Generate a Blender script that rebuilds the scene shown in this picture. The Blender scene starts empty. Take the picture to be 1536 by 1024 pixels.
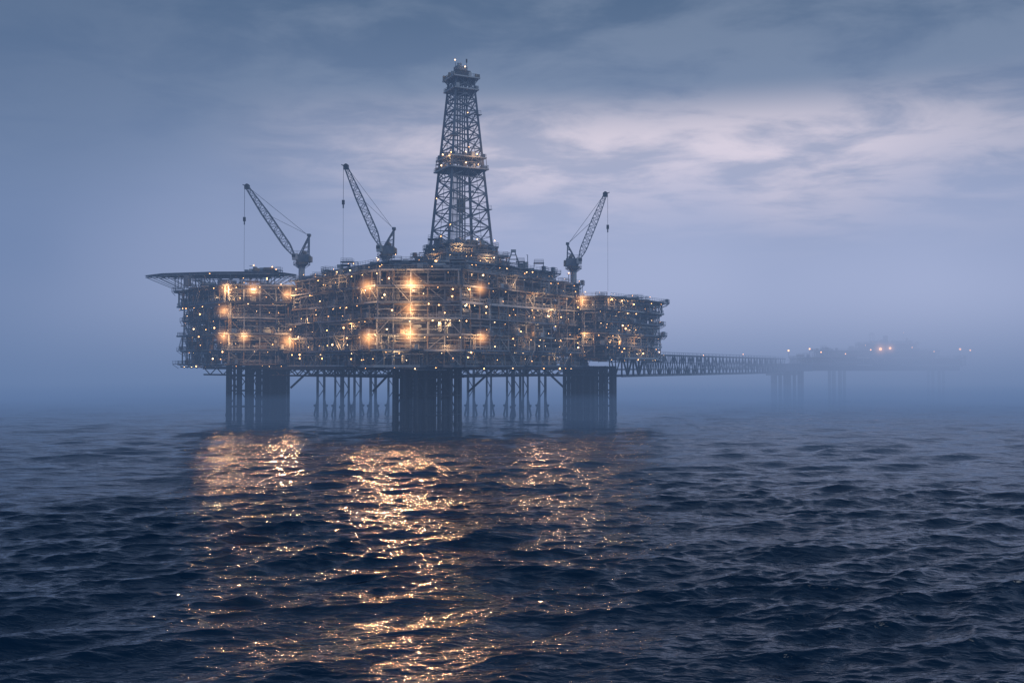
import bpy, math, random
import numpy as np
from mathutils import Vector, Matrix
random.seed(7)
R = random.random
def U(a,b): return random.uniform(a,b)
sc = bpy.context.scene
sc.view_settings.view_transform='Standard'
sc.view_settings.look='None'
sc.view_settings.exposure=0

# ------------------------------------------------------------ materials
def nmat(name):
    m=bpy.data.materials.new(name); m.use_nodes=True
    nt=m.node_tree; nt.nodes.clear()
    return m,nt,nt.nodes,nt.links
def steel(name,c1,c2,rough=0.6,metal=0.0,scale=0.35):
    m,nt,N,L=nmat(name)
    out=N.new('ShaderNodeOutputMaterial'); p=N.new('ShaderNodeBsdfPrincipled')
    g=N.new('ShaderNodeNewGeometry'); mp=N.new('ShaderNodeMapping'); mp.inputs['Scale'].default_value=(1,1,0.45)
    n=N.new('ShaderNodeTexNoise'); n.inputs['Scale'].default_value=scale; n.inputs['Detail'].default_value=4; n.inputs['Roughness'].default_value=0.7
    cr=N.new('ShaderNodeValToRGB'); e=cr.color_ramp.elements
    e[0].position=0.35; e[0].color=(*c1,1); e[1].position=0.65; e[1].color=(*c2,1)
    L.new(g.outputs['Position'],mp.inputs['Vector']); L.new(mp.outputs[0],n.inputs['Vector'])
    L.new(n.outputs['Fac'],cr.inputs[0]); L.new(cr.outputs[0],p.inputs['Base Color'])
    p.inputs['Roughness'].default_value=rough; p.inputs['Metallic'].default_value=metal
    L.new(p.outputs[0],out.inputs[0]); return m
def emis(name,col,s):
    m,nt,N,L=nmat(name)
    out=N.new('ShaderNodeOutputMaterial'); e=N.new('ShaderNodeEmission')
    e.inputs[0].default_value=(*col,1); e.inputs[1].default_value=s
    L.new(e.outputs[0],out.inputs[0]); m.cycles.emission_sampling='NONE'; return m
M_GREY=steel('grey_painted_steel',(0.12,0.15,0.19),(0.25,0.28,0.33))
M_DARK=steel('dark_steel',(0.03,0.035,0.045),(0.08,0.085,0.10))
M_LIGHT=steel('light_module_paint',(0.36,0.39,0.41),(0.58,0.60,0.61))
M_TAN=steel('rusty_tan_paint',(0.22,0.16,0.11),(0.42,0.34,0.26),scale=0.8)
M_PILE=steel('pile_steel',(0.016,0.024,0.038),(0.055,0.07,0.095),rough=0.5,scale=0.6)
M_BULB=emis('warm_bulb',(1.0,0.46,0.16),11.0)
M_BULBW=emis('pale_bulb',(1.0,0.60,0.30),9.0)
MATS=[M_GREY,M_DARK,M_LIGHT,M_TAN,M_PILE,M_BULB,M_BULBW]
GREY,DARK,LIGHT,TAN,PILE,BULB,BULBW=range(7)

# ------------------------------------------------------------ mesh builder
class MB:
    def __init__(s): s.v=[]; s.f=[]; s.m=[]
    def add(s,vs,fs,m):
        o=len(s.v); s.v.extend([tuple(x) for x in vs]); s.f.extend([tuple(i+o for i in f) for f in fs]); s.m.extend([m]*len(fs))
    def obox(s,c,u,v,w,m):
        c=Vector(c);u=Vector(u);v=Vector(v);w=Vector(w)
        P=[c+a*u+b*v+d*w for d in(-1,1) for b in(-1,1) for a in(-1,1)]
        s.add(P,[(0,2,3,1),(4,5,7,6),(0,1,5,4),(2,6,7,3),(0,4,6,2),(1,3,7,5)],m)
    def box(s,x,y,z,sx,sy,sz,m,rz=0):
        c,n=math.cos(rz),math.sin(rz)
        s.obox((x,y,z),(c*sx/2,n*sx/2,0),(-n*sy/2,c*sy/2,0),(0,0,sz/2),m)
    def tube(s,p,q,r,m,n=4,r2=None,caps=False):
        p=Vector(p);q=Vector(q);d=q-p
        if d.length<1e-5:return
        d.normalize(); a=Vector((0,0,1)) if abs(d.z)<0.9 else Vector((1,0,0))
        u=d.cross(a).normalized(); w=d.cross(u); r2=r if r2 is None else r2
        vs=[];k0=math.pi/n
        for P,rr in((p,r),(q,r2)):
            for i in range(n):
                t=2*math.pi*i/n+k0; vs.append(P+u*math.cos(t)*rr+w*math.sin(t)*rr)
        fs=[(i,(i+1)%n,n+(i+1)%n,n+i) for i in range(n)]
        if caps: fs+= [tuple(range(n-1,-1,-1)),tuple(range(n,2*n))]
        s.add(vs,fs,m)
    def prism(s,poly,z0,z1,m):
        n=len(poly)
        vs=[(x,y,z0) for x,y in poly]+[(x,y,z1) for x,y in poly]
        fs=[(i,(i+1)%n,n+(i+1)%n,n+i) for i in range(n)]+[tuple(range(n-1,-1,-1)),tuple(range(n,2*n))]
        s.add(vs,fs,m)
    def ball(s,c,r,m):
        x,y,z=c; vs=[(x,y,z+r)]
        for k in(0.5,-0.5):
            for i in range(6):
                t=i*math.pi/3; vs.append((x+r*.87*math.cos(t),y+r*.87*math.sin(t),z+r*k))
        vs.append((x,y,z-r)); fs=[]
        for i in range(6):
            j=(i+1)%6; fs+=[(0,1+i,1+j),(1+i,7+i,7+j,1+j),(7+i,13,7+j)]
        s.add(vs,fs,m)
    def obj(s,name,parent=None,smooth=False):
        me=bpy.data.meshes.new(name); me.from_pydata(s.v,[],s.f)
        used=sorted(set(s.m)); mp={k:i for i,k in enumerate(used)}
        for k in used: me.materials.append(MATS[k])
        me.polygons.foreach_set('material_index',[mp[k] for k in s.m])
        if smooth: me.polygons.foreach_set('use_smooth',[True]*len(s.f))
        me.update(); o=bpy.data.objects.new(name,me); sc.collection.objects.link(o)
        if parent: o.parent=parent
        return o
def empty(name):
    o=bpy.data.objects.new(name,None); sc.collection.objects.link(o); return o

platform=empty('oil_platform')
bulbs=MB()

# ------------------------------------------------------------ topside generators
def rail(b,A,B,z,m=GREY,step=1.8):
    A=Vector(A);B=Vector(B);L=(B-A).length
    if L<0.5:return
    for h in(0.55,1.1): b.tube((A.x,A.y,z+h),(B.x,B.y,z+h),0.065,m,4)
    n=max(1,int(L/step))
    for i in range(n+1):
        P=A.lerp(B,i/n); b.tube((P.x,P.y,z),(P.x,P.y,z+1.1),0.055,m,4)

def vessel(b,c,u,L,r,m):
    c=Vector(c);u=Vector(u)
    b.tube(c-u*L/2,c+u*L/2,r,m,10)
    b.tube(c-u*(L/2+r*.5),c-u*L/2,r*.5,m,10,r2=r,caps=True); b.tube(c+u*L/2,c+u*(L/2+r*.5),r,m,10,r2=r*.5,caps=True)

def facade(b,A,B,levels,depth=8.0,light_every=5.0,dens=1.0,offs=None):
    """A->B left to right as seen from outside; outward normal to the right-hand side"""
    A=Vector((A[0],A[1],0));B=Vector((B[0],B[1],0)); d=B-A; L=d.length; u=d/L; n=Vector((u.y,-u.x,0))
    nb=max(1,round(L/U(4.8,5.8))); bw=L/nb
    Z=Vector((0,0,1))
    offs=offs or [0]*len(levels)
    def P(t,s,z): return A+u*t+n*s+Z*z
    for li,z in enumerate(levels):
        o=offs[li]
        t=-o*.4; gm=random.choice([GREY,LIGHT,LIGHT,GREY])
        while t<L+o*.4:
            l=min(U(9,26),L+o*.4-t); th=U(0.4,0.8); j=U(-.2,.2)
            b.obox(P(t+l/2,o-0.15+j,z-th/2),u*(l/2),n*0.15,Z*th/2,gm if R()<.7 else random.choice([GREY,DARK,TAN]))
            t+=l+.02
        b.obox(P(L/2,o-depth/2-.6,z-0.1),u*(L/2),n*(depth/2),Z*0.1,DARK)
        b.obox(P(L/2,-3.0,z-0.55),u*(L/2),n*0.15,Z*0.35,GREY)
        rail(b,P(0,o-0.1,0),P(L,o-0.1,0),z+0.01,random.choice([GREY,LIGHT]))
        k=int(L/2.7)
        for i in range(k+1):
            b.obox(P(i*L/k,o-2.2,z-0.4),u*0.1,n*1.7,Z*0.22,GREY)
        for q in range(random.randint(2,4)):
            t0=U(0,L*.6); t1=min(L,t0+U(6,L*.6)); r=U(.09,.28)
            s=o-U(.5,1.6); zz=z-U(.9,1.6)
            b.tube(P(t0,s,zz),P(t1,s,zz),r,random.choice([LIGHT,TAN,GREY,GREY]),6)
        for i in range(nb):
            if R()<0.24*dens:
                w=U(2.2,bw*.95); pr=U(1.0,3.0); t=i*bw+bw/2
                b.obox(P(t,o+pr/2,z-0.15),u*w/2,n*pr/2,Z*0.13,GREY)
                rail(b,P(t-w/2,o+pr,0),P(t+w/2,o+pr,0),z)
                rail(b,P(t-w/2,o,0),P(t-w/2,o+pr,0),z); rail(b,P(t+w/2,o,0),P(t+w/2,o+pr,0),z)
                b.tube(P(t-w/2,o,z-1.8),P(t-w/2,o+pr,z-.3),.1,GREY); b.tube(P(t+w/2,o,z-1.8),P(t+w/2,o+pr,z-.3),.1,GREY)
                if R()<.5: b.obox(P(t+U(-.6,.6),o+pr*.5,z+.7),u*U(.4,.9),n*.5,Z*.7,random.choice([LIGHT,TAN,GREY]))
        t=U(1,light_every)
        while t<L:
            if R()<0.85:
                pos=P(t,o-U(-.1,2.4),z-U(.9,1.3) if R()<.6 else z+U(1.0,2.4))
                bulbs.ball(pos,random.choice([.08,.09,.10,.12,.14,.18,.27]),BULB if R()<.7 else BULBW)
            t+=U(.3,1.9)*light_every
    for li in range(len(levels)-1):
        z0,z1=levels[li],levels[li+1]; h=z1-z0; o=min(offs[li],offs[li+1])
        for i in range(nb+1):
            t=min(max(i*bw,.3),L-.3)
            b.obox(P(t,o-0.6,(z0+z1)/2),u*.18,n*.18,Z*h/2,random.choice([GREY,GREY,LIGHT,TAN]))
            b.obox(P(t,o-4.6,(z0+z1)/2),u*.22,n*.22,Z*h/2,GREY)
        for i in range(nb):
            t0=i*bw; tm=t0+bw/2
            r=R()
            if r<0.36:
                a,c=(t0,t0+bw) if R()<.5 else (t0+bw,t0)
                b.tube(P(a,o-.6,z0),P(c,o-.6,z1-.6),.14,random.choice([GREY,TAN,LIGHT]),4)
                if R()<.35: b.tube(P(c,o-.6,z0),P(a,o-.6,z1-.6),.14,GREY,4)
            elif r<0.45:
                a,c=(t0+.4,t0+bw-.4) if R()<.5 else (t0+bw-.4,t0+.4)
                for s in(o+.2,o+1.0):
                    b.tube(P(a,s,z0),P(c,s,z1),.12,LIGHT,4); b.tube(P(a,s,z0+1),P(c,s,z1+1),.05,GREY,4)
                for q in range(9):
                    f=(q+.5)/9; b.obox(P(a+(c-a)*f,o+.6,z0+h*f),u*.14,n*.4,Z*.03,GREY)
            if R()<.5:
                zz=z0+h*U(.38,.6); b.obox(P(tm,o-1.4,zz),u*bw*.5,n*.7,Z*.09,random.choice([GREY,LIGHT])); 
                b.tube(P(t0,o-.75,zz+1),P(t0+bw,o-.75,zz+1),.06,GREY); b.tube(P(t0,o-.75,zz+.5),P(t0+bw,o-.75,zz+.5),.05,GREY)
            for q in range(random.choice([1,2,2,3])):
                s=o-U(2.2,6.5); r=R(); mm=random.choice([LIGHT,LIGHT,GREY,TAN,DARK,GREY,DARK]); tt=t0+U(.6,bw-.6)
                if r<.36:
                    w=U(.8,2.8); hh=U(.3,.8)*(h-.9)
                    b.obox(P(tt,s,z0+hh/2+.02),u*w/2,n*U(.5,1.2),Z*hh/2,mm)
                    if R()<.5:
                        for e in range(3): b.obox(P(tt+(e-1)*w*.3,s+1.22,z0+hh*.5),u*.05,n*.03,Z*hh*.45,DARK)
                elif r<.55: vessel(b,P(tt,s,z0+h*.45),u,U(2,4.5),U(.4,.9),mm)
                elif r<.70: vessel(b,P(tt,s,z0+h*.42),Z,h*.55,U(.4,.8),mm)
                else:
                    for e in range(random.randint(2,6)):
                        x=tt+e*.42; rr=U(.07,.16)
                        b.tube(P(x,s+1,z0),P(x,s+1,z1-.6),rr,random.choice([LIGHT,GREY,TAN]),6)
            if R()<.8:
                for e in range(random.randint(1,5)):
                    zz=z0+U(.4,h-.9); s=o-U(.9,2.5)
                    b.tube(P(t0-U(0,3),s,zz),P(t0+bw+U(0,3),s,zz),U(.06,.18),random.choice([LIGHT,GREY,TAN,GREY]),6)
            if R()<.18:
                s=-U(4.5,6.5); b.obox(P(tm,s,(z0+z1)/2-.2),u*bw*.48,n*.1,Z*(h/2-.3),random.choice([LIGHT,GREY,TAN]))

def roof_clutter(b,x0,x1,y0,y1,z,n,hmax=4,rz=0):
    cx,cy=(x0+x1)/2,(y0+y1)/2; c,s=math.cos(rz),math.sin(rz)
    for i in range(n):
        dx,dy=U(x0,x1)-cx,U(y0,y1)-cy; x,y=cx+dx*c-dy*s,cy+dx*s+dy*c
        r=R(); m=random.choice([GREY,LIGHT,TAN,LIGHT,GREY]); h=U(.8,hmax)*U(.5,1)
        if r<.34: b.box(x,y,z+h/2,U(1,3.6),U(1,3.5),h,m,rz)
        elif r<.46: vessel(b,(x,y,z+h*.6),(0,0,1),h*.7,U(.4,.9),m)
        elif r<.56: vessel(b,(x,y,z+1.1),(c,s,0),U(2.5,6),U(.5,.9),m)
        elif r<.78:
            b.tube((x,y,z),(x,y,z+h*1.6),.13,GREY,5); b.tube((x,y,z+h*1.6),(x+U(-2,2),y,z+h*1.6),.1,GREY,5)
            if R()<.5: bulbs.ball((x,y,z+h*1.6+.2),.2,BULB)
        else:
            w=U(2,5); 
            for ex in(-1,1):
                for ey in(-1,1): b.tube((x+ex*w/2,y+ey*w/2,z),(x+ex*w/2,y+ey*w/2,z+h),.12,GREY)
            b.box(x,y,z+h+.1,w+.4,w+.4,.2,GREY)
            rail(b,(x-w/2,y-w/2,0),(x+w/2,y-w/2,0),z+h+.2); rail(b,(x-w/2,y+w/2,0),(x+w/2,y+w/2,0),z+h+.2)

def inset(poly,d):
    cx=sum(p[0] for p in poly)/len(poly); cy=sum(p[1] for p in poly)/len(poly); out=[]
    for x,y in poly:
        v=Vector((x-cx,y-cy)); l=v.length; v=v*(max(0.1,l-d)/l); out.append((cx+v.x,cy+v.y))
    return out
def block(name,poly,levels,offs=None,depth=8,core=13,front=None,le=5,dens=1.0):
    b=MB(); n=len(poly)
    for i in range(n):
        facade(b,poly[i],poly[(i+1)%n],levels,depth=depth,offs=offs,light_every=le if (front is None or i in front) else 14,dens=dens)
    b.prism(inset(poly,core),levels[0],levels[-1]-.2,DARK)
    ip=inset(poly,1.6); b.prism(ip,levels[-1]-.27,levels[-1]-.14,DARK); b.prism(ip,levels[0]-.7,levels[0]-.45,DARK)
    return b

C=[(-78,352),(-42,307),(-15.5,307),(26,363),(27,430),(-78,430)]
b=block('c',C,[20.6,25.4,30.3,35.3,40.4,45.4,50.4],offs=[2.0,2.8,0,1.0,-.2,.5,-1.0],front=[0,1,2],core=15,le=3.8)
b.obj('process_modules',platform)
C2=[(-70,362),(-40,322),(-14,322),(16,362),(14,410),(-70,410)]
b=block('c2',C2,[51.0,54.6],offs=[0,-.5],front=[0,1,2],core=9,depth=6)
roof_clutter(b,-62,-38,345,372,54.8,32,3.4)
roof_clutter(b,-6,12,345,385,54.8,20,3.4)
roof_clutter(b,-74,-58,352,372,50.9,20,3.6)
roof_clutter(b,-38,-16,310,318,50.8,20,3.2)
roof_clutter(b,4,22,360,380,50.8,14,3.4)
vx,vy=0.5,350
for ex in(-1,1):
    for ey in(-1,1): b.tube((vx+ex*2.6,vy+ey*2.6,54.6),(vx+ex*.5,vy+ey*.5,60.5),.16,LIGHT)
for k in range(4):
    h=2.6-k*.6; z=54.8+k*1.5
    for q in((-h,-h,h,-h),(h,-h,h,h),(h,h,-h,h),(-h,h,-h,-h)): b.tube((vx+q[0],vy+q[1],z),(vx+q[2],vy+q[3],z),.12,LIGHT)
b.box(vx,vy,60.8,1.8,1.8,.8,LIGHT)
b.obj('upper_modules',platform)
def rotsq(cx,cy,s,rz): 
    return [(cx+(a*math.cos(rz)-c*math.sin(rz))*s,cy+(a*math.sin(rz)+c*math.cos(rz))*s) for a,c in((-1,-1),(1,-1),(1,1),(-1,1))]
rz=math.radians(32)
DX,DY=-17.8,346
b=block('d',rotsq(DX,DY,12.0,rz),[55.0,58.4],front=[0,1,3],core=5,depth=5,le=4,dens=1.5)
b2=block('d2',rotsq(DX,DY,9.6,rz),[58.6,61.6],front=[0,1,3],core=4,depth=4,le=4,dens=1.5)
o0=len(b.v); b.v+=b2.v; b.f+=[tuple(i+o0 for i in f) for f in b2.f]; b.m+=b2.m
roof_clutter(b,DX-8,DX+8,DY-8,DY+4,61.7,16,3,rz)
b.obj('drill_floor',platform)
W=[(-127.5,383),(-100,350),(-78.5,354),(-84,420),(-119,420)]
b=block('w',W,[21.2,26.4,32.0,37.6,43.2,49.0],offs=[1.2,0,1.4,-.6,1.6,2.4],front=[0,1],core=21,dens=1.6,le=4.5,depth=7)
b.obj('accommodation_wing',platform)
W2=[(25,357),(34,357),(59,392),(55,428),(27,428)]
b=block('w2',W2,[23.6,28.0,32.3,36.6,41.0,45.4],offs=[1.2,0,1.2,-.4,.8,1.9],front=[0,1,2],core=17,dens=1.6,le=4.5,depth=7)
roof_clutter(b,30,50,380,405,45.6,18,2.6)
b.obj('utility_wing',platform)

# helideck
b=MB()
hd=[(-139,377),(-129,368),(-108,362),(-86,361),(-81,373),(-98,384),(-122,387)]
b.prism(hd,54.15,54.5,GREY); b.prism(inset(hd,-.5),54.52,54.62,GREY)
for i in range(len(hd)):
    p,q=hd[i],hd[(i+1)%len(hd)]
    b.tube((*p,53.8),(*q,53.8),.16,LIGHT)
    for e in range(4):
        f=e/4; x=p[0]+(q[0]-p[0])*f; y=p[1]+(q[1]-p[1])*f
        cx,cy=-105,374; g=.66
        b.tube((x,y,53.9),(cx+(x-cx)*g,cy+(y-cy)*g,49.2),.16,LIGHT)
        b.tube((cx+(x-cx)*g,cy+(y-cy)*g,53.9),(cx+(x-cx)*g,cy+(y-cy)*g,49.2),.17,GREY)
for i in range(12): b.box(-132+i*4,374,53.8,.25,20-abs(i-6)*2.0,.5,GREY)
roof_clutter(b,-102,-84,362,376,54.7,14,2.0)
roof_clutter(b,-118,-88,358,380,49.1,34,4.2)
b.obj('helideck',platform)

# under-deck
b=MB()
for (A,B,z) in [((-42,308),(-120,388),19.6),((-15,308),(40,392),19.6),((-42,320),(-110,402),19.4),((-42,312),(-15,312),19.5),((-90,372),(36,378),19.3),((-84,412),(34,414),19.2),((-28,312),(-28,420),19.3),((-60,335),(-60,420),19.4),((5,340),(5,420),19.4)]:
    A=Vector((*A,z));B=Vector((*B,z)); b.tube(A,B,.75,DARK,4)
    dn=Vector((0,0,-2.6)); b.tube(A+dn,B+dn,.3,DARK,6)
    L=(B-A).length;k=int(L/5)
    for i in range(k):
        p=A.lerp(B,i/k);q=A.lerp(B,(i+1)/k); b.tube(p+(dn if i%2 else Vector()),q+(Vector() if i%2 else dn),.2,DARK,5)
b.obj('underdeck_girders',platform)
b=MB()
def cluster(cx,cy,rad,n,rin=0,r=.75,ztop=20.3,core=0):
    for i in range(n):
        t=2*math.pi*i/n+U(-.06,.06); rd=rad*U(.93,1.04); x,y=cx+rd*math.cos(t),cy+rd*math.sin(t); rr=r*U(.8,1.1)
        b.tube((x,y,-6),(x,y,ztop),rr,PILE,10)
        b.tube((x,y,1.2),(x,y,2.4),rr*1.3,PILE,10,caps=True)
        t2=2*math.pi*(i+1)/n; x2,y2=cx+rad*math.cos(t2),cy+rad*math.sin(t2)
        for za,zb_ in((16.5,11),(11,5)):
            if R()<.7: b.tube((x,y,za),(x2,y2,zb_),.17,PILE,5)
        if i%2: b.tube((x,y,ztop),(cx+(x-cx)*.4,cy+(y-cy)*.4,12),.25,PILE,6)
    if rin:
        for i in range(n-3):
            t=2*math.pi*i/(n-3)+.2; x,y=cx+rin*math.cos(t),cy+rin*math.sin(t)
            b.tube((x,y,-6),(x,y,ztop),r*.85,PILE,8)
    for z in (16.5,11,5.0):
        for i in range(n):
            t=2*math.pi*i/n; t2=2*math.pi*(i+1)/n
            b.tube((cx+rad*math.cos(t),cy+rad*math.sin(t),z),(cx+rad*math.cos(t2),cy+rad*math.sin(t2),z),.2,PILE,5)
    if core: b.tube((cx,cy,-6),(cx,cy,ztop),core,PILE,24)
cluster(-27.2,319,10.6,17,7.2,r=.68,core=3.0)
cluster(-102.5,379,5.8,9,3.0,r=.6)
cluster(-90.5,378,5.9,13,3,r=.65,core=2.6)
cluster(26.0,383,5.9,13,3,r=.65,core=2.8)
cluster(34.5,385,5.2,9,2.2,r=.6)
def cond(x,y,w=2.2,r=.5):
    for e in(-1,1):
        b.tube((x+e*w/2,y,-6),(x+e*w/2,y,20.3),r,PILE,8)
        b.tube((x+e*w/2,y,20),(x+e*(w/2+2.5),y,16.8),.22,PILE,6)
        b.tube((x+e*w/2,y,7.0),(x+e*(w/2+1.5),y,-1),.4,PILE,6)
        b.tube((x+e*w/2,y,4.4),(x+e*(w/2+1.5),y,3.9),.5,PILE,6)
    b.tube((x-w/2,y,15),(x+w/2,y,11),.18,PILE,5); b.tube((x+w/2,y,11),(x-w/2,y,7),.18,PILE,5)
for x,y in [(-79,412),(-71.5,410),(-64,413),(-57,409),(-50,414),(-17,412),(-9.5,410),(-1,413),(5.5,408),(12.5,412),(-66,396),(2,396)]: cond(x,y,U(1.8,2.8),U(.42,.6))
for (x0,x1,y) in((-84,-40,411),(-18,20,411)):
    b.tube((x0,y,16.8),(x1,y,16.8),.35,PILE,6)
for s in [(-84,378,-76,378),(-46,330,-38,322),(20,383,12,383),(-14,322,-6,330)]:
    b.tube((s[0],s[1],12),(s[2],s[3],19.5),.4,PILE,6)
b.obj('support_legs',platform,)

# ------------------------------------------------------------ derrick
der=empty('drilling_derrick'); b=MB()
zb,zt=61.6,120.3; hb,ht=8.1,3.3; drz=math.radians(27)
def corner(i,z,k=1.0):
    f=(z-zb)/(zt-zb); h=(hb+(ht-hb)*f)*k; a,c=((-1,-1),(1,-1),(1,1),(-1,1))[i%4]
    return Vector((DX+(a*math.cos(drz)-c*math.sin(drz))*h,DY+(a*math.sin(drz)+c*math.cos(drz))*h,z))
zs=[zb]
while zs[-1]<zt-2: zs.append(zs[-1]+ (6.4-3.0*(zs[-1]-zb)/(zt-zb)))
zs[-1]=zt
for i in range(4):
    b.tube(corner(i,zb),corner(i,zt),.66,GREY,4,r2=.48)
    for a,c in zip(zs,zs[1:]):
        b.tube(corner(i,a),corner(i+1,a),.25,GREY); 
        m=(a+c)/2
        b.tube(corner(i,a),corner(i+1,c),.21,GREY); b.tube(corner(i+1,a),corner(i,c),.21,GREY)
        b.tube(corner(i,m),corner(i+1,m),.11,GREY)
        mid=(corner(i,a)+corner(i+1,a))/2; mid2=(corner(i,c)+corner(i+1,c))/2
        b.tube(mid,mid2,.12,GREY)
for dx,dy in((-1.4,-.5),(1.4,.5),(-.5,1.4),(.6,-1.2)): b.tube((DX+dx,DY+dy,zb),(DX+dx*.8,DY+dy*.8,zt),.24,GREY,5)
for i in range(14): b.tube((DX-3.5+i*.3,DY-2.4,zb),(DX-3.5+i*.3,DY-2.4,zb+27),.1,LIGHT if i%3 else TAN,4)
b.box(DX,DY,76,2.2,1.6,4.5,TAN,drz); b.box(DX,DY,71.5,1.2,1.0,3,LIGHT,drz)
for k in range(6):
    z=66+k*8.3; p=corner(k%4,z); b.box(p.x,p.y,z,2.4,2.0,.2,GREY,drz); rail(b,(p.x-1.2,p.y-1,0),(p.x+1.2,p.y-1,0),z+.1,step=1)
def gallery(z,half):
    q=rotsq(DX,DY,half,drz); b.prism(q,z-.5,z-.2,GREY)
    for i in range(4):
        A,B=q[i],q[(i+1)%4]; rail(b,(*A,0),(*B,0),z-.2,step=1.2); b.tube((*A,z-.35),(*B,z-.35),.3,LIGHT)
        for e in range(4):
            f=(e+.5)/4; x=A[0]+(B[0]-A[0])*f; y=A[1]+(B[1]-A[1])*f
            b.tube((x,y,z-.5),(DX+(x-DX)*.72,DY+(y-DY)*.72,z-2.6),.13,GREY)
            if R()<.55: b.box(x*.96+DX*.04,y*.96+DY*.04,z+.5,U(.6,1.4),.8,U(.8,1.8),random.choice([LIGHT,GREY,TAN]),drz)
gallery(88.6,7.2); gallery(92.6,6.6)
for i in range(4):
    b.tube(Vector((*rotsq(DX,DY,6.9,drz)[i],88)),Vector((*rotsq(DX,DY,6.5,drz)[i],92.4)),.15,GREY)
gallery(116.6,4.6); gallery(120.6,4.9)
b.box(DX,DY,122,5.4,4.2,2.4,DARK,drz); b.box(DX-.2,DY,124.0,4,3,1.6,GREY,drz)
b.tube((DX-2,DY,124),(DX-2,DY,126.4),.12,GREY); b.tube((DX+1.9,DY,124),(DX+1.9,DY,127.4),.14,GREY); b.box(DX+1.9,DY,127,.5,.5,1.2,DARK)
b.box(DX-.6,DY,125.4,1.6,1.6,1.3,LIGHT)
for i in range(4): b.tube(corner(i,61.6),corner(i,55,1.15),.7,GREY,6)
b.obj('lattice_tower',der)
db=MB()
for z,h in((89.8,7.0),(93.6,6.5)):
    for i in range(8):
        t=i*2*math.pi/8+.3; db.ball((DX+h*math.cos(t),DY+h*math.sin(t),z),.27,BULB if i%2 else BULBW)
for x,z in((-2,126.6),(1.5,124.2),(-3,122)): db.ball((DX+x,DY-2.5,z),.22,BULBW)
for z in(68,79,98,110):
    p=corner(int(z)%4,z); db.ball(p+Vector((.3,-.8,0)),.14,BULB)
db.obj('derrick_lamps',der)

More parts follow.
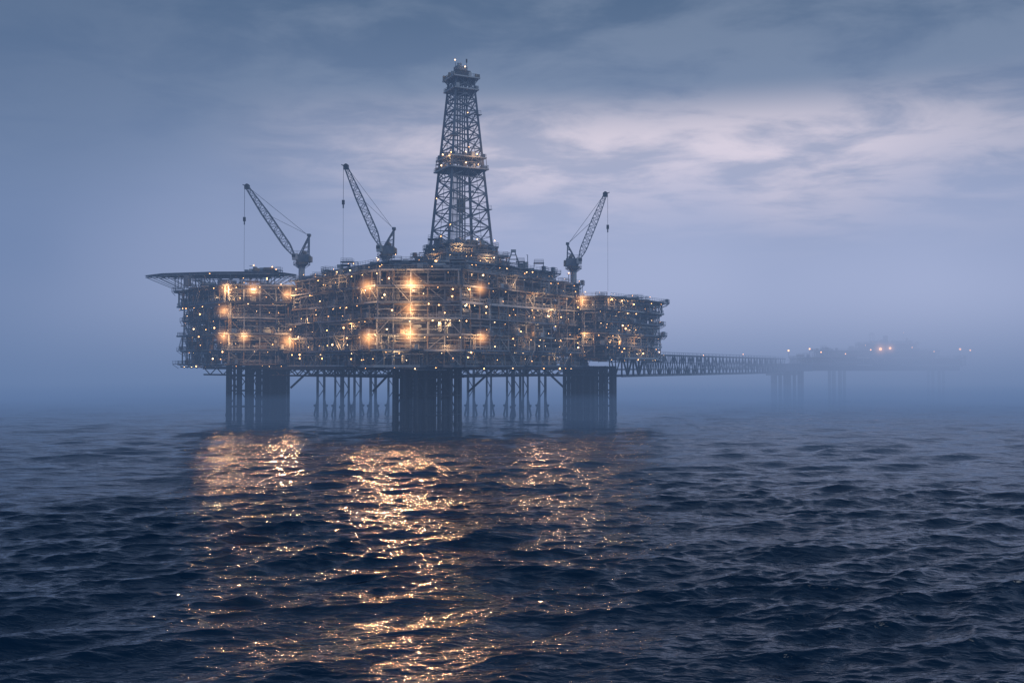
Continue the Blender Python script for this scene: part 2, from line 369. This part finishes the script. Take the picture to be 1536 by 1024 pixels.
# ------------------------------------------------------------ cranes
def crane(ped_base,ped_top,boom_base,tip,apex,hook_z,fall_z):
    e=empty('pedestal_crane'); b=MB()
    px,py,_=ped_base; pb=Vector(ped_base);pt=Vector(ped_top)
    b.tube(pb,pt,1.15,LIGHT,14); b.tube(pt-Vector((0,0,1.2)),pt,1.2,GREY,14,r2=2.2,caps=True)
    b.tube(pt,pt+Vector((0,0,.6)),2.3,TAN,14,caps=True)
    rail_r=3.0
    for i in range(10):
        t=i*.628; t2=t+.628; A=(px+rail_r*math.cos(t),py+rail_r*math.sin(t),0);B=(px+rail_r*math.cos(t2),py+rail_r*math.sin(t2),0)
        rail(b,A,B,pt.z-.2,step=2); b.tube((A[0],A[1],pt.z-.25),(B[0],B[1],pt.z-.25),.14,GREY)
        b.tube((A[0],A[1],pt.z-.3),(px,py,pt.z-2.4),.08,GREY)
    bb=Vector(boom_base);tp=Vector(tip);ap=Vector(apex)
    dirx=1 if tp.x>bb.x else -1
    b.box(px-dirx*.6,py,pt.z+2.0,4.4,3.8,2.8,GREY); b.box(px-dirx*2.6,py,pt.z+1.7,2.0,3.2,2.0,TAN)
    b.box(px+dirx*1.9,py-2.3,pt.z+2.4,1.9,1.7,2.3,LIGHT); b.box(px+dirx*2.3,py-2.3,pt.z+2.7,1.3,1.75,1.1,DARK)
    vessel(b,(px-dirx*1.0,py,pt.z+4.1),(0,1,0),2.4,.7,TAN)
    rail(b,(px-2.6,py-2,0),(px+2.6,py-2,0),pt.z+3.5,step=1.2)
    for s in(-1.4,1.4):
        b.tube((px+dirx*1.8,py+s,pt.z+1),ap+Vector((0,s*.5,0)),.26,GREY); b.tube((px-dirx*2.4,py+s,pt.z+1),ap+Vector((0,s*.5,0)),.24,GREY)
    for f in(.3,.5,.7):
        for s in(-1.2,1.2):
            A=Vector((px+dirx*1.8,py+s,pt.z+1)).lerp(ap+Vector((0,s*.5,0)),f); B=Vector((px-dirx*2.4,py+s,pt.z+1)).lerp(ap+Vector((0,s*.5,0)),f+.1)
            b.tube(A,B,.12,GREY)
    b.tube(ap+Vector((0,-1,0)),ap+Vector((0,1,0)),.35,DARK,8)
    b.box(ap.x,ap.y,ap.z+.4,1.2,1.8,.8,GREY)
    d=(tp-bb); L=d.length; d.normalize(); side=Vector((0,1,0)); up=d.cross(side).normalized()
    if up.z<0: up=-up
    n=int(L/1.6)
    def prof(f): return .35+ .95*min(1,f/.15)*min(1,(1-f)/.55+.3)
    def q(f,k): 
        h=prof(f); a,c=((-1,-1),(1,-1),(1,1),(-1,1))[k%4]; return bb+d*L*f+side*a*h+up*c*h*.9
    for i in range(n):
        f0,f1=i/n,(i+1)/n
        for k in range(4):
            b.tube(q(f0,k),q(f1,k),.18,GREY)
            if i%2: b.tube(q(f0,k),q(f1,k+1),.1,GREY)
            else: b.tube(q(f0,k+1),q(f1,k),.1,GREY)
            b.tube(q(f1,k),q(f1,k+1),.09,GREY)
    b.box(tp.x,tp.y,tp.z,1.7,1.5,1.5,DARK); b.tube(tp+Vector((0,-.5,.4)),tp+Vector((0,.5,.4)),.8,DARK,10,caps=True)
    b.tube(tp,tp+Vector((dirx*1.6,0,.9)),.2,DARK)
    for s in(-.6,.6): 
        b.tube(ap+Vector((0,s,0)),bb+d*L*.97+up*.5+side*s,.07,DARK); b.tube(ap+Vector((0,s,.3)),bb+d*L*.55+up*1.1+side*s,.06,DARK)
    hx=tp.x+dirx*.9
    b.tube((hx,tp.y,tp.z),(hx,tp.y,hook_z),.08,DARK); b.box(hx,tp.y,hook_z,.9,.6,1.5,DARK)
    b.tube((hx,tp.y,hook_z-.7),(hx,tp.y,hook_z-2.0),.22,DARK,6); b.tube((hx,tp.y,hook_z-1),(hx,tp.y,fall_z),.05,DARK)
    b.obj('crane_structure',e)
crane((-76.2,360,49),(-76.2,360,57.2),(-79.0,360,60.2),(-96.2,360,85.2),(-73.6,360,67.3),73.5,54.6)
crane((-42.9,338,50),(-42.9,338,57.6),(-45.0,338,61.2),(-56.6,338,88.0),(-40.2,338,66.6),76.0,56)
crane((22.8,368,45),(22.8,368,56.6),(24.9,368,59.8),(34.6,368,83.8),(20.6,368,65.2),71.8,48)

# ------------------------------------------------------------ bridge
br=empty('access_bridge'); b=MB()
A=Vector((40,384,16.4));B=Vector((168,622,16.4)); d=(B-A);L=d.length;u=d/L;s=Vector((u.y,-u.x,0))*2.6;H=Vector((0,0,8.6))
n=44
for i in range(n):
    p=A+u*L*i/n;q=A+u*L*(i+1)/n
    for e in(-1,1):
        b.tube(p+s*e,q+s*e,.5,GREY);b.tube(p+s*e+H,q+s*e+H,.45,GREY);b.tube(p+s*e,p+s*e+H,.28,GREY)
        b.tube((p+s*e) if i%2 else (p+s*e+H),(q+s*e+H) if i%2 else (q+s*e),.26,GREY)
        b.tube(p+s*e+H*.62,q+s*e+H*.62,.16,GREY); b.tube(p+s*e+H*1.15,q+s*e+H*1.15,.07,GREY); b.tube(p+s*e+H,p+s*e+H*1.15,.07,GREY)
    b.tube(p-s,p+s,.2,GREY);b.tube(p-s+H,p+s+H,.2,GREY); b.tube(p-s+H,q+s+H,.12,GREY)
m=(A+B)/2
b.obox(m+Vector((0,0,.6)),u*L/2,s*.7,Vector((0,0,.08)),DARK)
for k in range(4): b.tube(A+s*(k*.35-.5)+H*.3,B+s*(k*.35-.5)+H*.3,.25,LIGHT,6)
b.obj('truss',br)

# ------------------------------------------------------------ far platform
far=empty('oil_platform'); b=MB()
fp=[(182,622),(214,618),(292,640),(288,676),(186,668)]
for i in range(len(fp)):
    facade(b,fp[i],fp[(i+1)%5],[21.5,26.0],depth=6,light_every=1e5)
b.prism(inset(fp,4),17.5,21,DARK); b.prism(inset(fp,6),21,26,DARK)
f2=[(196,632),(240,626),(276,642),(270,664),(200,660)]
for i in range(5): facade(b,f2[i],f2[(i+1)%5],[26.2,30.5],depth=5,light_every=1e5)
b.prism(inset(f2,5),26,30.3,DARK)
f3=[(228,632),(252,630),(262,644),(252,658),(226,656)]
for i in range(5): facade(b,f3[i],f3[(i+1)%5],[30.7,35],depth=4,light_every=1e5)
b.prism(inset(f3,4),30.4,34.8,DARK)
roof_clutter(b,232,256,636,652,35.1,16,6)
roof_clutter(b,200,268,634,656,30.6,30,4)
roof_clutter(b,186,282,634,660,26.2,30,4)
b.tube((160,618,17.5),(182,640,17.5),4,DARK,4)
def leg(cx,cy,rad,n):
    for i in range(n):
        t=i*2*math.pi/n; x,y=cx+rad*math.cos(t),cy+rad*math.sin(t); b.tube((x,y,-5),(x,y,18),.9,PILE,8)
leg(168,624,5,10); leg(178,628,5,10); leg(212,650,5,8); leg(280,658,5,8)
b.prism([(158,616),(186,616),(186,636),(158,636)],17.3,22,GREY)
b.obj('far_modules',far)
fb=MB()
FL=((170,612,30,.55),(183,612,31,.5),(190,612,29,.4),(228,616,31,1.0),(234,616,31.5,.85),(222,616,30.5,.5),(280,622,31,.75),(290,630,30.5,.6),(262,618,29.5,.35),(248,617,32,.35),(206,615,28,.35),(130,560,27,.22),(100,520,26,.2))
for x,y,z,r in FL:
    fb.ball((x,y,z),r,BULB); fb.tube((x,y,z-5),(x,y,z),.1,GREY)
MATS[BULB]=emis('far_bulb',(1.0,.45,.18),9.0)
fb.obj('far_lamps',far); MATS[BULB]=M_BULB

bulbs.obj('deck_lamps',platform)

# ------------------------------------------------------------ strong lamps
S=[(-31.0,304.0,45.3,1700),(-31.5,303.6,30.2,1700),(-44.0,305.5,28.8,1400),(-44.5,306,44.6,1300),(-31.2,304.0,37.6,1100),
(-10,310,44.3,800),(-9.5,311,29.0,900),(2,327,47.0,600),(9,337,43.0,700),(15,346,39,500),
(-91,349.5,47.0,1300),(-99.8,347.4,47.0,1000),(-100.5,347,39.5,900),(-100.5,347,30.5,1000),(-94,349,30.5,900),
(-78.5,349,29.0,1400),(-78.8,349,45.5,900),(-64,332,47.6,450),(-58,325,47,400),(-70,340,36,400),
(25,354,43.5,900),(36,357,44,500),(47,372,30,500),(39,361,29.3,500),(26,355,31,700),
(-17,333,59.6,700),(-27,335,56.6,500),(-8,337,56.8,400),(6,333,33,500),(-20,303,27,500),(-52,319,33,400),(-56,323,27.5,500),
(-22,338,91.2,450),(-12,338.5,91.2,350)]
for i,(x,y,z,p) in enumerate(S):
    ld=bpy.data.lights.new('flood_lamp','POINT'); ld.energy=p*1.2; ld.color=(1.0,.54,.23); ld.shadow_soft_size=.24+.26*(p/1700)
    o=bpy.data.objects.new('flood_lamp',ld); o.location=(x,y,z); sc.collection.objects.link(o); o.parent=platform
# added spots at the deck edge, aimed seaward for warm glitter on the water
for x,y,z,p in [(-31.2,302.6,45.2,36000),(-31.6,302.4,30.0,32000),(-44.2,304,28.6,22000),(-37,302.5,36,14000),(-22,302.4,30,16000),(-91,347.5,46.8,20000),(-100.6,345.6,30.3,14000),(-78.6,347.6,28.8,17000),(25,352.5,43.3,18000),(9,334.5,31,14000)]:
    ld=bpy.data.lights.new('sea_glitter_spot','SPOT'); ld.energy=p; ld.color=(1.0,.55,.29); ld.shadow_soft_size=.5; ld.spot_size=math.radians(62); ld.spot_blend=1.0
    o=bpy.data.objects.new('sea_glitter_spot',ld); o.location=(x,y,z); sc.collection.objects.link(o); o.parent=platform
    o.rotation_euler=Vector((.10 if x>-60 else .26,-1,.02)).to_track_quat('-Z','Y').to_euler()
for i in range(26):
    e=random.choice([((-78,352),(-42,307)),((-42,307),(-15.5,307)),((-15.5,307),(26,363)),((-15.5,307),(26,363)),((-127,383),(-100,350)),((-100,350),(-78.5,354)),((34,357),(59,392))])
    A=Vector((*e[0],0));B=Vector((*e[1],0)); u=(B-A).normalized(); n=Vector((u.y,-u.x,0)); P=A.lerp(B,R())-n*U(1.2,3.2)
    z=random.choice([24.2,29,34,39,44])
    ld=bpy.data.lights.new('work_lamp','POINT'); ld.energy=U(200,700); ld.color=(1.0,.58,.27); ld.shadow_soft_size=.18
    o=bpy.data.objects.new('work_lamp',ld); o.location=(P.x,P.y,z); sc.collection.objects.link(o); o.parent=platform

m,nt,N,L=nmat('lamp_glow_halo'); out=N.new('ShaderNodeOutputMaterial'); tc=N.new('ShaderNodeTexCoord')  # lamp halo painted as an emissive sphere, glow fading outward
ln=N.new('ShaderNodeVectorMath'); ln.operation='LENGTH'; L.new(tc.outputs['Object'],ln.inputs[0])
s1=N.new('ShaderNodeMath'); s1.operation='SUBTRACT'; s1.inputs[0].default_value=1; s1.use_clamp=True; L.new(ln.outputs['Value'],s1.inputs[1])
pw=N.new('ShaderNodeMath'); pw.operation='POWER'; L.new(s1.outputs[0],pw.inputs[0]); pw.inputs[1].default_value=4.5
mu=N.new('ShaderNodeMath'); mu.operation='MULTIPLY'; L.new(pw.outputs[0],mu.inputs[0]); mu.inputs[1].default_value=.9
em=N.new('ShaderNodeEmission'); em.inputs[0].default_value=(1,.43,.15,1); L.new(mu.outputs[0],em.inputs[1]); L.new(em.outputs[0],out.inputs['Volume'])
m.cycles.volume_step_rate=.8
M_HALO=m
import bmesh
bm=bmesh.new(); bmesh.ops.create_icosphere(bm,subdivisions=3,radius=1.0); hm=bpy.data.meshes.new('lamp_glow_halo'); bm.to_mesh(hm); bm.free(); hm.materials.append(M_HALO)
def halo(x,y,z,r,par):
    o=bpy.data.objects.new('lamp_glow_halo',hm); o.location=(x,y,z); o.scale=(r,r,r); sc.collection.objects.link(o); o.parent=par
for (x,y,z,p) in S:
    if p>=800: halo(x,y,z,2.9+3.3*(p/1700),platform)
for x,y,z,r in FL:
    if r>.8: halo(x,y,z,8*r,far)

# ------------------------------------------------------------ water
rng=np.random.default_rng(3)
nr=1350
rows=1/np.linspace(1/38.0,1/2600.,nr)
rows=np.unique(np.concatenate([np.geomspace(4,37,40),rows,np.geomspace(2700,9000,12)]))
ang=np.concatenate([np.linspace(-180,-37,50),np.linspace(-36,36,950),np.linspace(37,179,50)])*math.pi/180
Rr,Aa=np.meshgrid(rows,ang,indexing='ij')
X0=(Rr*np.sin(Aa)).ravel(); Y0=(Rr*np.cos(Aa)).ravel()
dr=np.gradient(rows); spac=np.repeat(dr,len(ang))
X=X0.copy();Y=Y0.copy();Zz=np.zeros_like(X0)
nw=150
lam=np.exp(rng.uniform(np.log(.6),np.log(26),nw))
th=-math.pi/2+math.radians(14)+rng.normal(0,.42,nw)
ph=rng.uniform(0,2*math.pi,nw)
mod=1+.4*np.sin(X0/47+1)*np.sin(Y0/71+X0/140)+.5*np.sin(X0/19+Y0/33)*np.sin(Y0/23-X0/60+2)
for l,t,p in zip(lam,th,ph):
    k=2*math.pi/l; slope=(.0235 if l<4 else .0255)*(1.0 if l<12 else 12/l)
    a=slope/k
    att=np.clip((l/spac-2.0)/2.0,0,1)*(mod if l<9 else 1)
    dx,dy=math.cos(t),math.sin(t); f=k*(dx*X0+dy*Y0)+p
    c,s_=np.cos(f),np.sin(f); Zz+=a*att*c; X-=a*att*dx*s_*1.0; Y-=a*att*dy*s_*1.0
nR,nA=len(rows),len(ang)
co=np.stack([X,Y,Zz],1).astype(np.float32)
co=np.concatenate([co,[[0,0,0]]]).astype(np.float32)
i,j=np.meshgrid(np.arange(nR-1),np.arange(nA),indexing='ij'); i=i.ravel();j=j.ravel(); j2=(j+1)%nA
quads=np.stack([i*nA+j,i*nA+j2,(i+1)*nA+j2,(i+1)*nA+j],1)[:,::-1]
jj=np.arange(nA); tri=np.stack([np.full(nA,len(co)-1),(jj+1)%nA,jj],1)
me=bpy.data.meshes.new('water'); me.vertices.add(len(co)); me.vertices.foreach_set('co',co.ravel())
li=np.concatenate([quads.ravel(),tri.ravel()]).astype(np.int32); me.loops.add(len(li)); me.loops.foreach_set('vertex_index',li)
npoly=len(quads)+len(tri); me.polygons.add(npoly)
ls=np.concatenate([np.arange(len(quads))*4,len(quads)*4+np.arange(len(tri))*3]).astype(np.int32)
me.polygons.foreach_set('loop_start',ls)
me.polygons.foreach_set('use_smooth',np.ones(npoly,bool)); me.update(calc_edges=True)
w=bpy.data.objects.new('water',me); sc.collection.objects.link(w)
m,nt,N,L=nmat('sea_water'); out=N.new('ShaderNodeOutputMaterial'); p=N.new('ShaderNodeBsdfPrincipled')
p.inputs['Base Color'].default_value=(.001,.024,.062,1); p.inputs['Roughness'].default_value=.07; p.inputs['IOR'].default_value=1.33
g=N.new('ShaderNodeNewGeometry'); mp=N.new('ShaderNodeMapping'); mp.inputs['Scale'].default_value=(.5,1.15,1); mp.inputs['Rotation'].default_value=(0,0,.2)
L.new(g.outputs['Position'],mp.inputs[0])
n1=N.new('ShaderNodeTexNoise'); n1.inputs['Scale'].default_value=1.7; n1.inputs['Detail'].default_value=3; n1.inputs['Roughness'].default_value=.55; n1.inputs['Distortion'].default_value=.6
L.new(mp.outputs[0],n1.inputs['Vector'])
n2=N.new('ShaderNodeTexNoise'); n2.inputs['Scale'].default_value=.26; n2.inputs['Detail'].default_value=2; n2.inputs['Roughness'].default_value=.5; L.new(mp.outputs[0],n2.inputs['Vector'])
bp2=N.new('ShaderNodeBump'); bp2.inputs['Strength'].default_value=1; bp2.inputs['Distance'].default_value=.65; L.new(n2.outputs['Fac'],bp2.inputs['Height'])
bp=N.new('ShaderNodeBump'); bp.inputs['Strength'].default_value=1; bp.inputs['Distance'].default_value=.15
L.new(bp2.outputs[0],bp.inputs['Normal'])
L.new(n1.outputs['Fac'],bp.inputs['Height']); L.new(bp.outputs[0],p.inputs['Normal']); L.new(p.outputs[0],out.inputs[0])
me.materials.append(m)

# ------------------------------------------------------------ fog volumes
def volbox(name,x0,x1,y0,y1,z0,z1,mat):
    b=MB(); b.box((x0+x1)/2,(y0+y1)/2,(z0+z1)/2,x1-x0,y1-y0,z1-z0,0)
    me=bpy.data.meshes.new(name); me.from_pydata(b.v,[],b.f); me.materials.append(mat)
    o=bpy.data.objects.new(name,me); sc.collection.objects.link(o); return o
def fogmat(name,sig,col):
    m,nt,N,L=nmat(name); out=N.new('ShaderNodeOutputMaterial'); a=N.new('ShaderNodeVolumeAbsorption'); e=N.new('ShaderNodeEmission'); ad=N.new('ShaderNodeAddShader')
    a.inputs[0].default_value=(0,0,0,1); a.inputs[1].default_value=sig; e.inputs[0].default_value=(*col,1); e.inputs[1].default_value=sig
    L.new(a.outputs[0],ad.inputs[0]);L.new(e.outputs[0],ad.inputs[1]);L.new(ad.outputs[0],out.inputs['Volume']); return m
volbox('fog',-3500,3500,150,7000,-20,150,fogmat('thin_haze',.0013,(.130,.210,.39)))
volbox('fog',-3400,3400,300,6900,-19,10,fogmat('surface_mist',.0024,(.080,.148,.31)))
m,nt,N,L=nmat('fog_bank'); out=N.new('ShaderNodeOutputMaterial'); g=N.new('ShaderNodeNewGeometry'); sp=N.new('ShaderNodeSeparateXYZ'); L.new(g.outputs['Position'],sp.inputs[0])
def mr(src,a,b_,c=0,d=1,interp='SMOOTHSTEP'):
    n=N.new('ShaderNodeMapRange'); n.interpolation_type=interp; n.inputs[1].default_value=a;n.inputs[2].default_value=b_;n.inputs[3].default_value=c;n.inputs[4].default_value=d
    L.new(src,n.inputs[0]); return n.outputs[0]
def ma(op,a,b_):
    n=N.new('ShaderNodeMath'); n.operation=op
    for k,v in enumerate((a,b_)):
        if isinstance(v,(int,float)): n.inputs[k].default_value=v
        else: L.new(v,n.inputs[k])
    return n.outputs[0]
dy=mr(sp.outputs[1],400,640); dz=mr(sp.outputs[2],10,185,1,0)
nz=N.new('ShaderNodeTexNoise'); nz.inputs['Scale'].default_value=.009; nz.inputs['Detail'].default_value=1; L.new(g.outputs['Position'],nz.inputs['Vector'])
nf=mr(nz.outputs['Fac'],.35,.65,.35,1.6)
sig=ma('MULTIPLY',ma('MULTIPLY',ma('MULTIPLY',dy,dz),nf),.0125)
gf=ma('MULTIPLY',ma('MULTIPLY',mr(sp.outputs[0],-480,40),mr(sp.outputs[0],240,560,1,.3)),mr(sp.outputs[2],0,70,.12,1))  # painted glow: fog emission brightens around the centre and with height
mx=N.new('ShaderNodeMix'); mx.data_type='RGBA'; L.new(gf,mx.inputs[0]); mx.inputs[6].default_value=(.115,.19,.36,1); mx.inputs[7].default_value=(.55,.60,.84,1)
a=N.new('ShaderNodeVolumeAbsorption'); a.inputs[0].default_value=(0,0,0,1); e=N.new('ShaderNodeEmission'); ad=N.new('ShaderNodeAddShader')
L.new(sig,a.inputs[1]); L.new(sig,e.inputs[1]); L.new(mx.outputs[2],e.inputs[0])
L.new(a.outputs[0],ad.inputs[0]);L.new(e.outputs[0],ad.inputs[1]);L.new(ad.outputs[0],out.inputs['Volume'])
m.cycles.volume_step_rate=.6
volbox('fog_bank',-950,950,401,1300,-18,185,m)

# ------------------------------------------------------------ world sky
wd=bpy.data.worlds.new('World'); sc.world=wd; wd.use_nodes=True; nt=wd.node_tree; N=nt.nodes; L=nt.links; N.clear()
out=N.new('ShaderNodeOutputWorld'); bg=N.new('ShaderNodeBackground'); L.new(bg.outputs[0],out.inputs[0])
sky=N.new('ShaderNodeTexSky'); sky.sky_type='NISHITA'; sky.sun_disc=False
tc=N.new('ShaderNodeTexCoord'); sp=N.new('ShaderNodeSeparateXYZ'); L.new(tc.outputs['Generated'],sp.inputs[0])
zc=ma('ADD',ma('MAXIMUM',sp.outputs[2],0),.10)
cb=N.new('ShaderNodeCombineXYZ'); L.new(ma('DIVIDE',sp.outputs[0],zc),cb.inputs[0]); L.new(ma('DIVIDE',sp.outputs[1],zc),cb.inputs[1])
def noise(scale,det,rough,dist,off,sc_=(1,1,1)):
    mp=N.new('ShaderNodeMapping'); mp.inputs['Location'].default_value=off; mp.inputs['Scale'].default_value=sc_; L.new(cb.outputs[0],mp.inputs[0])
    n=N.new('ShaderNodeTexNoise'); n.inputs['Scale'].default_value=scale; n.inputs['Detail'].default_value=det; n.inputs['Roughness'].default_value=rough; n.inputs['Distortion'].default_value=dist
    L.new(mp.outputs[0],n.inputs['Vector']); return n.outputs['Fac']
c1=noise(2.6,10,.57,.3,(3.1,1.7,0),(1,1.2,1)); c2=noise(.8,4,.5,.2,(8.3,4.2,0),(1,1.5,1))
cl=mr(ma('ADD',ma('MULTIPLY',c1,.62),ma('MULTIPLY',c2,.38)),.40,.585)
zz=sp.outputs[2]
band=ma('MULTIPLY',mr(zz,.07,.14),mr(zz,.20,.275,1,0))
azi=ma('MULTIPLY',mr(sp.outputs[0],-.32,.04),mr(sp.outputs[0],.22,.52,1,.3))
front=mr(sp.outputs[1],0,.6)
opening=ma('MULTIPLY',ma('MULTIPLY',band,azi),front)
def mix(f,a,b_):
    n=N.new('ShaderNodeMix'); n.data_type='RGBA'
    if isinstance(f,(int,float)): n.inputs[0].default_value=f
    else: L.new(f,n.inputs[0])
    for k,v in((6,a),(7,b_)):
        if isinstance(v,tuple): n.inputs[k].default_value=(*v,1)
        else: L.new(v,n.inputs[k])
    return n.outputs[2]
base=mix(mr(zz,.08,.40),(.30,.37,.55),(.062,.115,.20))
side=ma('MULTIPLY',mr(sp.outputs[0],-.50,-.02),front)
dark=mix(side,mix(.5,base,(.055,.108,.21)),base)
glow=ma('MULTIPLY',opening,.75); dark=mix(glow,dark,(.76,.71,.82))
lite=mix(opening,mix(.42,dark,(.32,.38,.49)),(1.35,1.12,1.13))
cf=ma('MULTIPLY',ma('MULTIPLY',cl,mr(side,0,1,.25,1)),mr(zz,.36,.6,1,.25))
col=mix(cf,dark,lite)
skys=N.new('ShaderNodeVectorMath'); skys.operation='SCALE'; L.new(sky.outputs[0],skys.inputs[0]); skys.inputs['Scale'].default_value=.05
col=mix(.05,col,skys.outputs[0])
L.new(col,bg.inputs[0]); bg.inputs[1].default_value=1.0

sd=bpy.data.lights.new('sun','SUN'); sd.energy=.5; sd.angle=math.radians(20); sd.color=(.90,.95,1)
so=bpy.data.objects.new('sun',sd); sc.collection.objects.link(so)
az,el=math.radians(120),math.radians(34)
sky.sun_rotation=az; sky.sun_elevation=el
so.rotation_euler=Vector((math.sin(az)*math.cos(el),math.cos(az)*math.cos(el),math.sin(el))).to_track_quat('Z','Y').to_euler()

cam=bpy.data.cameras.new('camera'); co_=bpy.data.objects.new('camera',cam); sc.collection.objects.link(co_); sc.camera=co_
cam.lens=35; cam.sensor_width=36; cam.clip_end=30000; cam.clip_start=.5
co_.location=(0,0,20); co_.rotation_euler=(math.radians(90)+math.atan(38/1493),0,0)
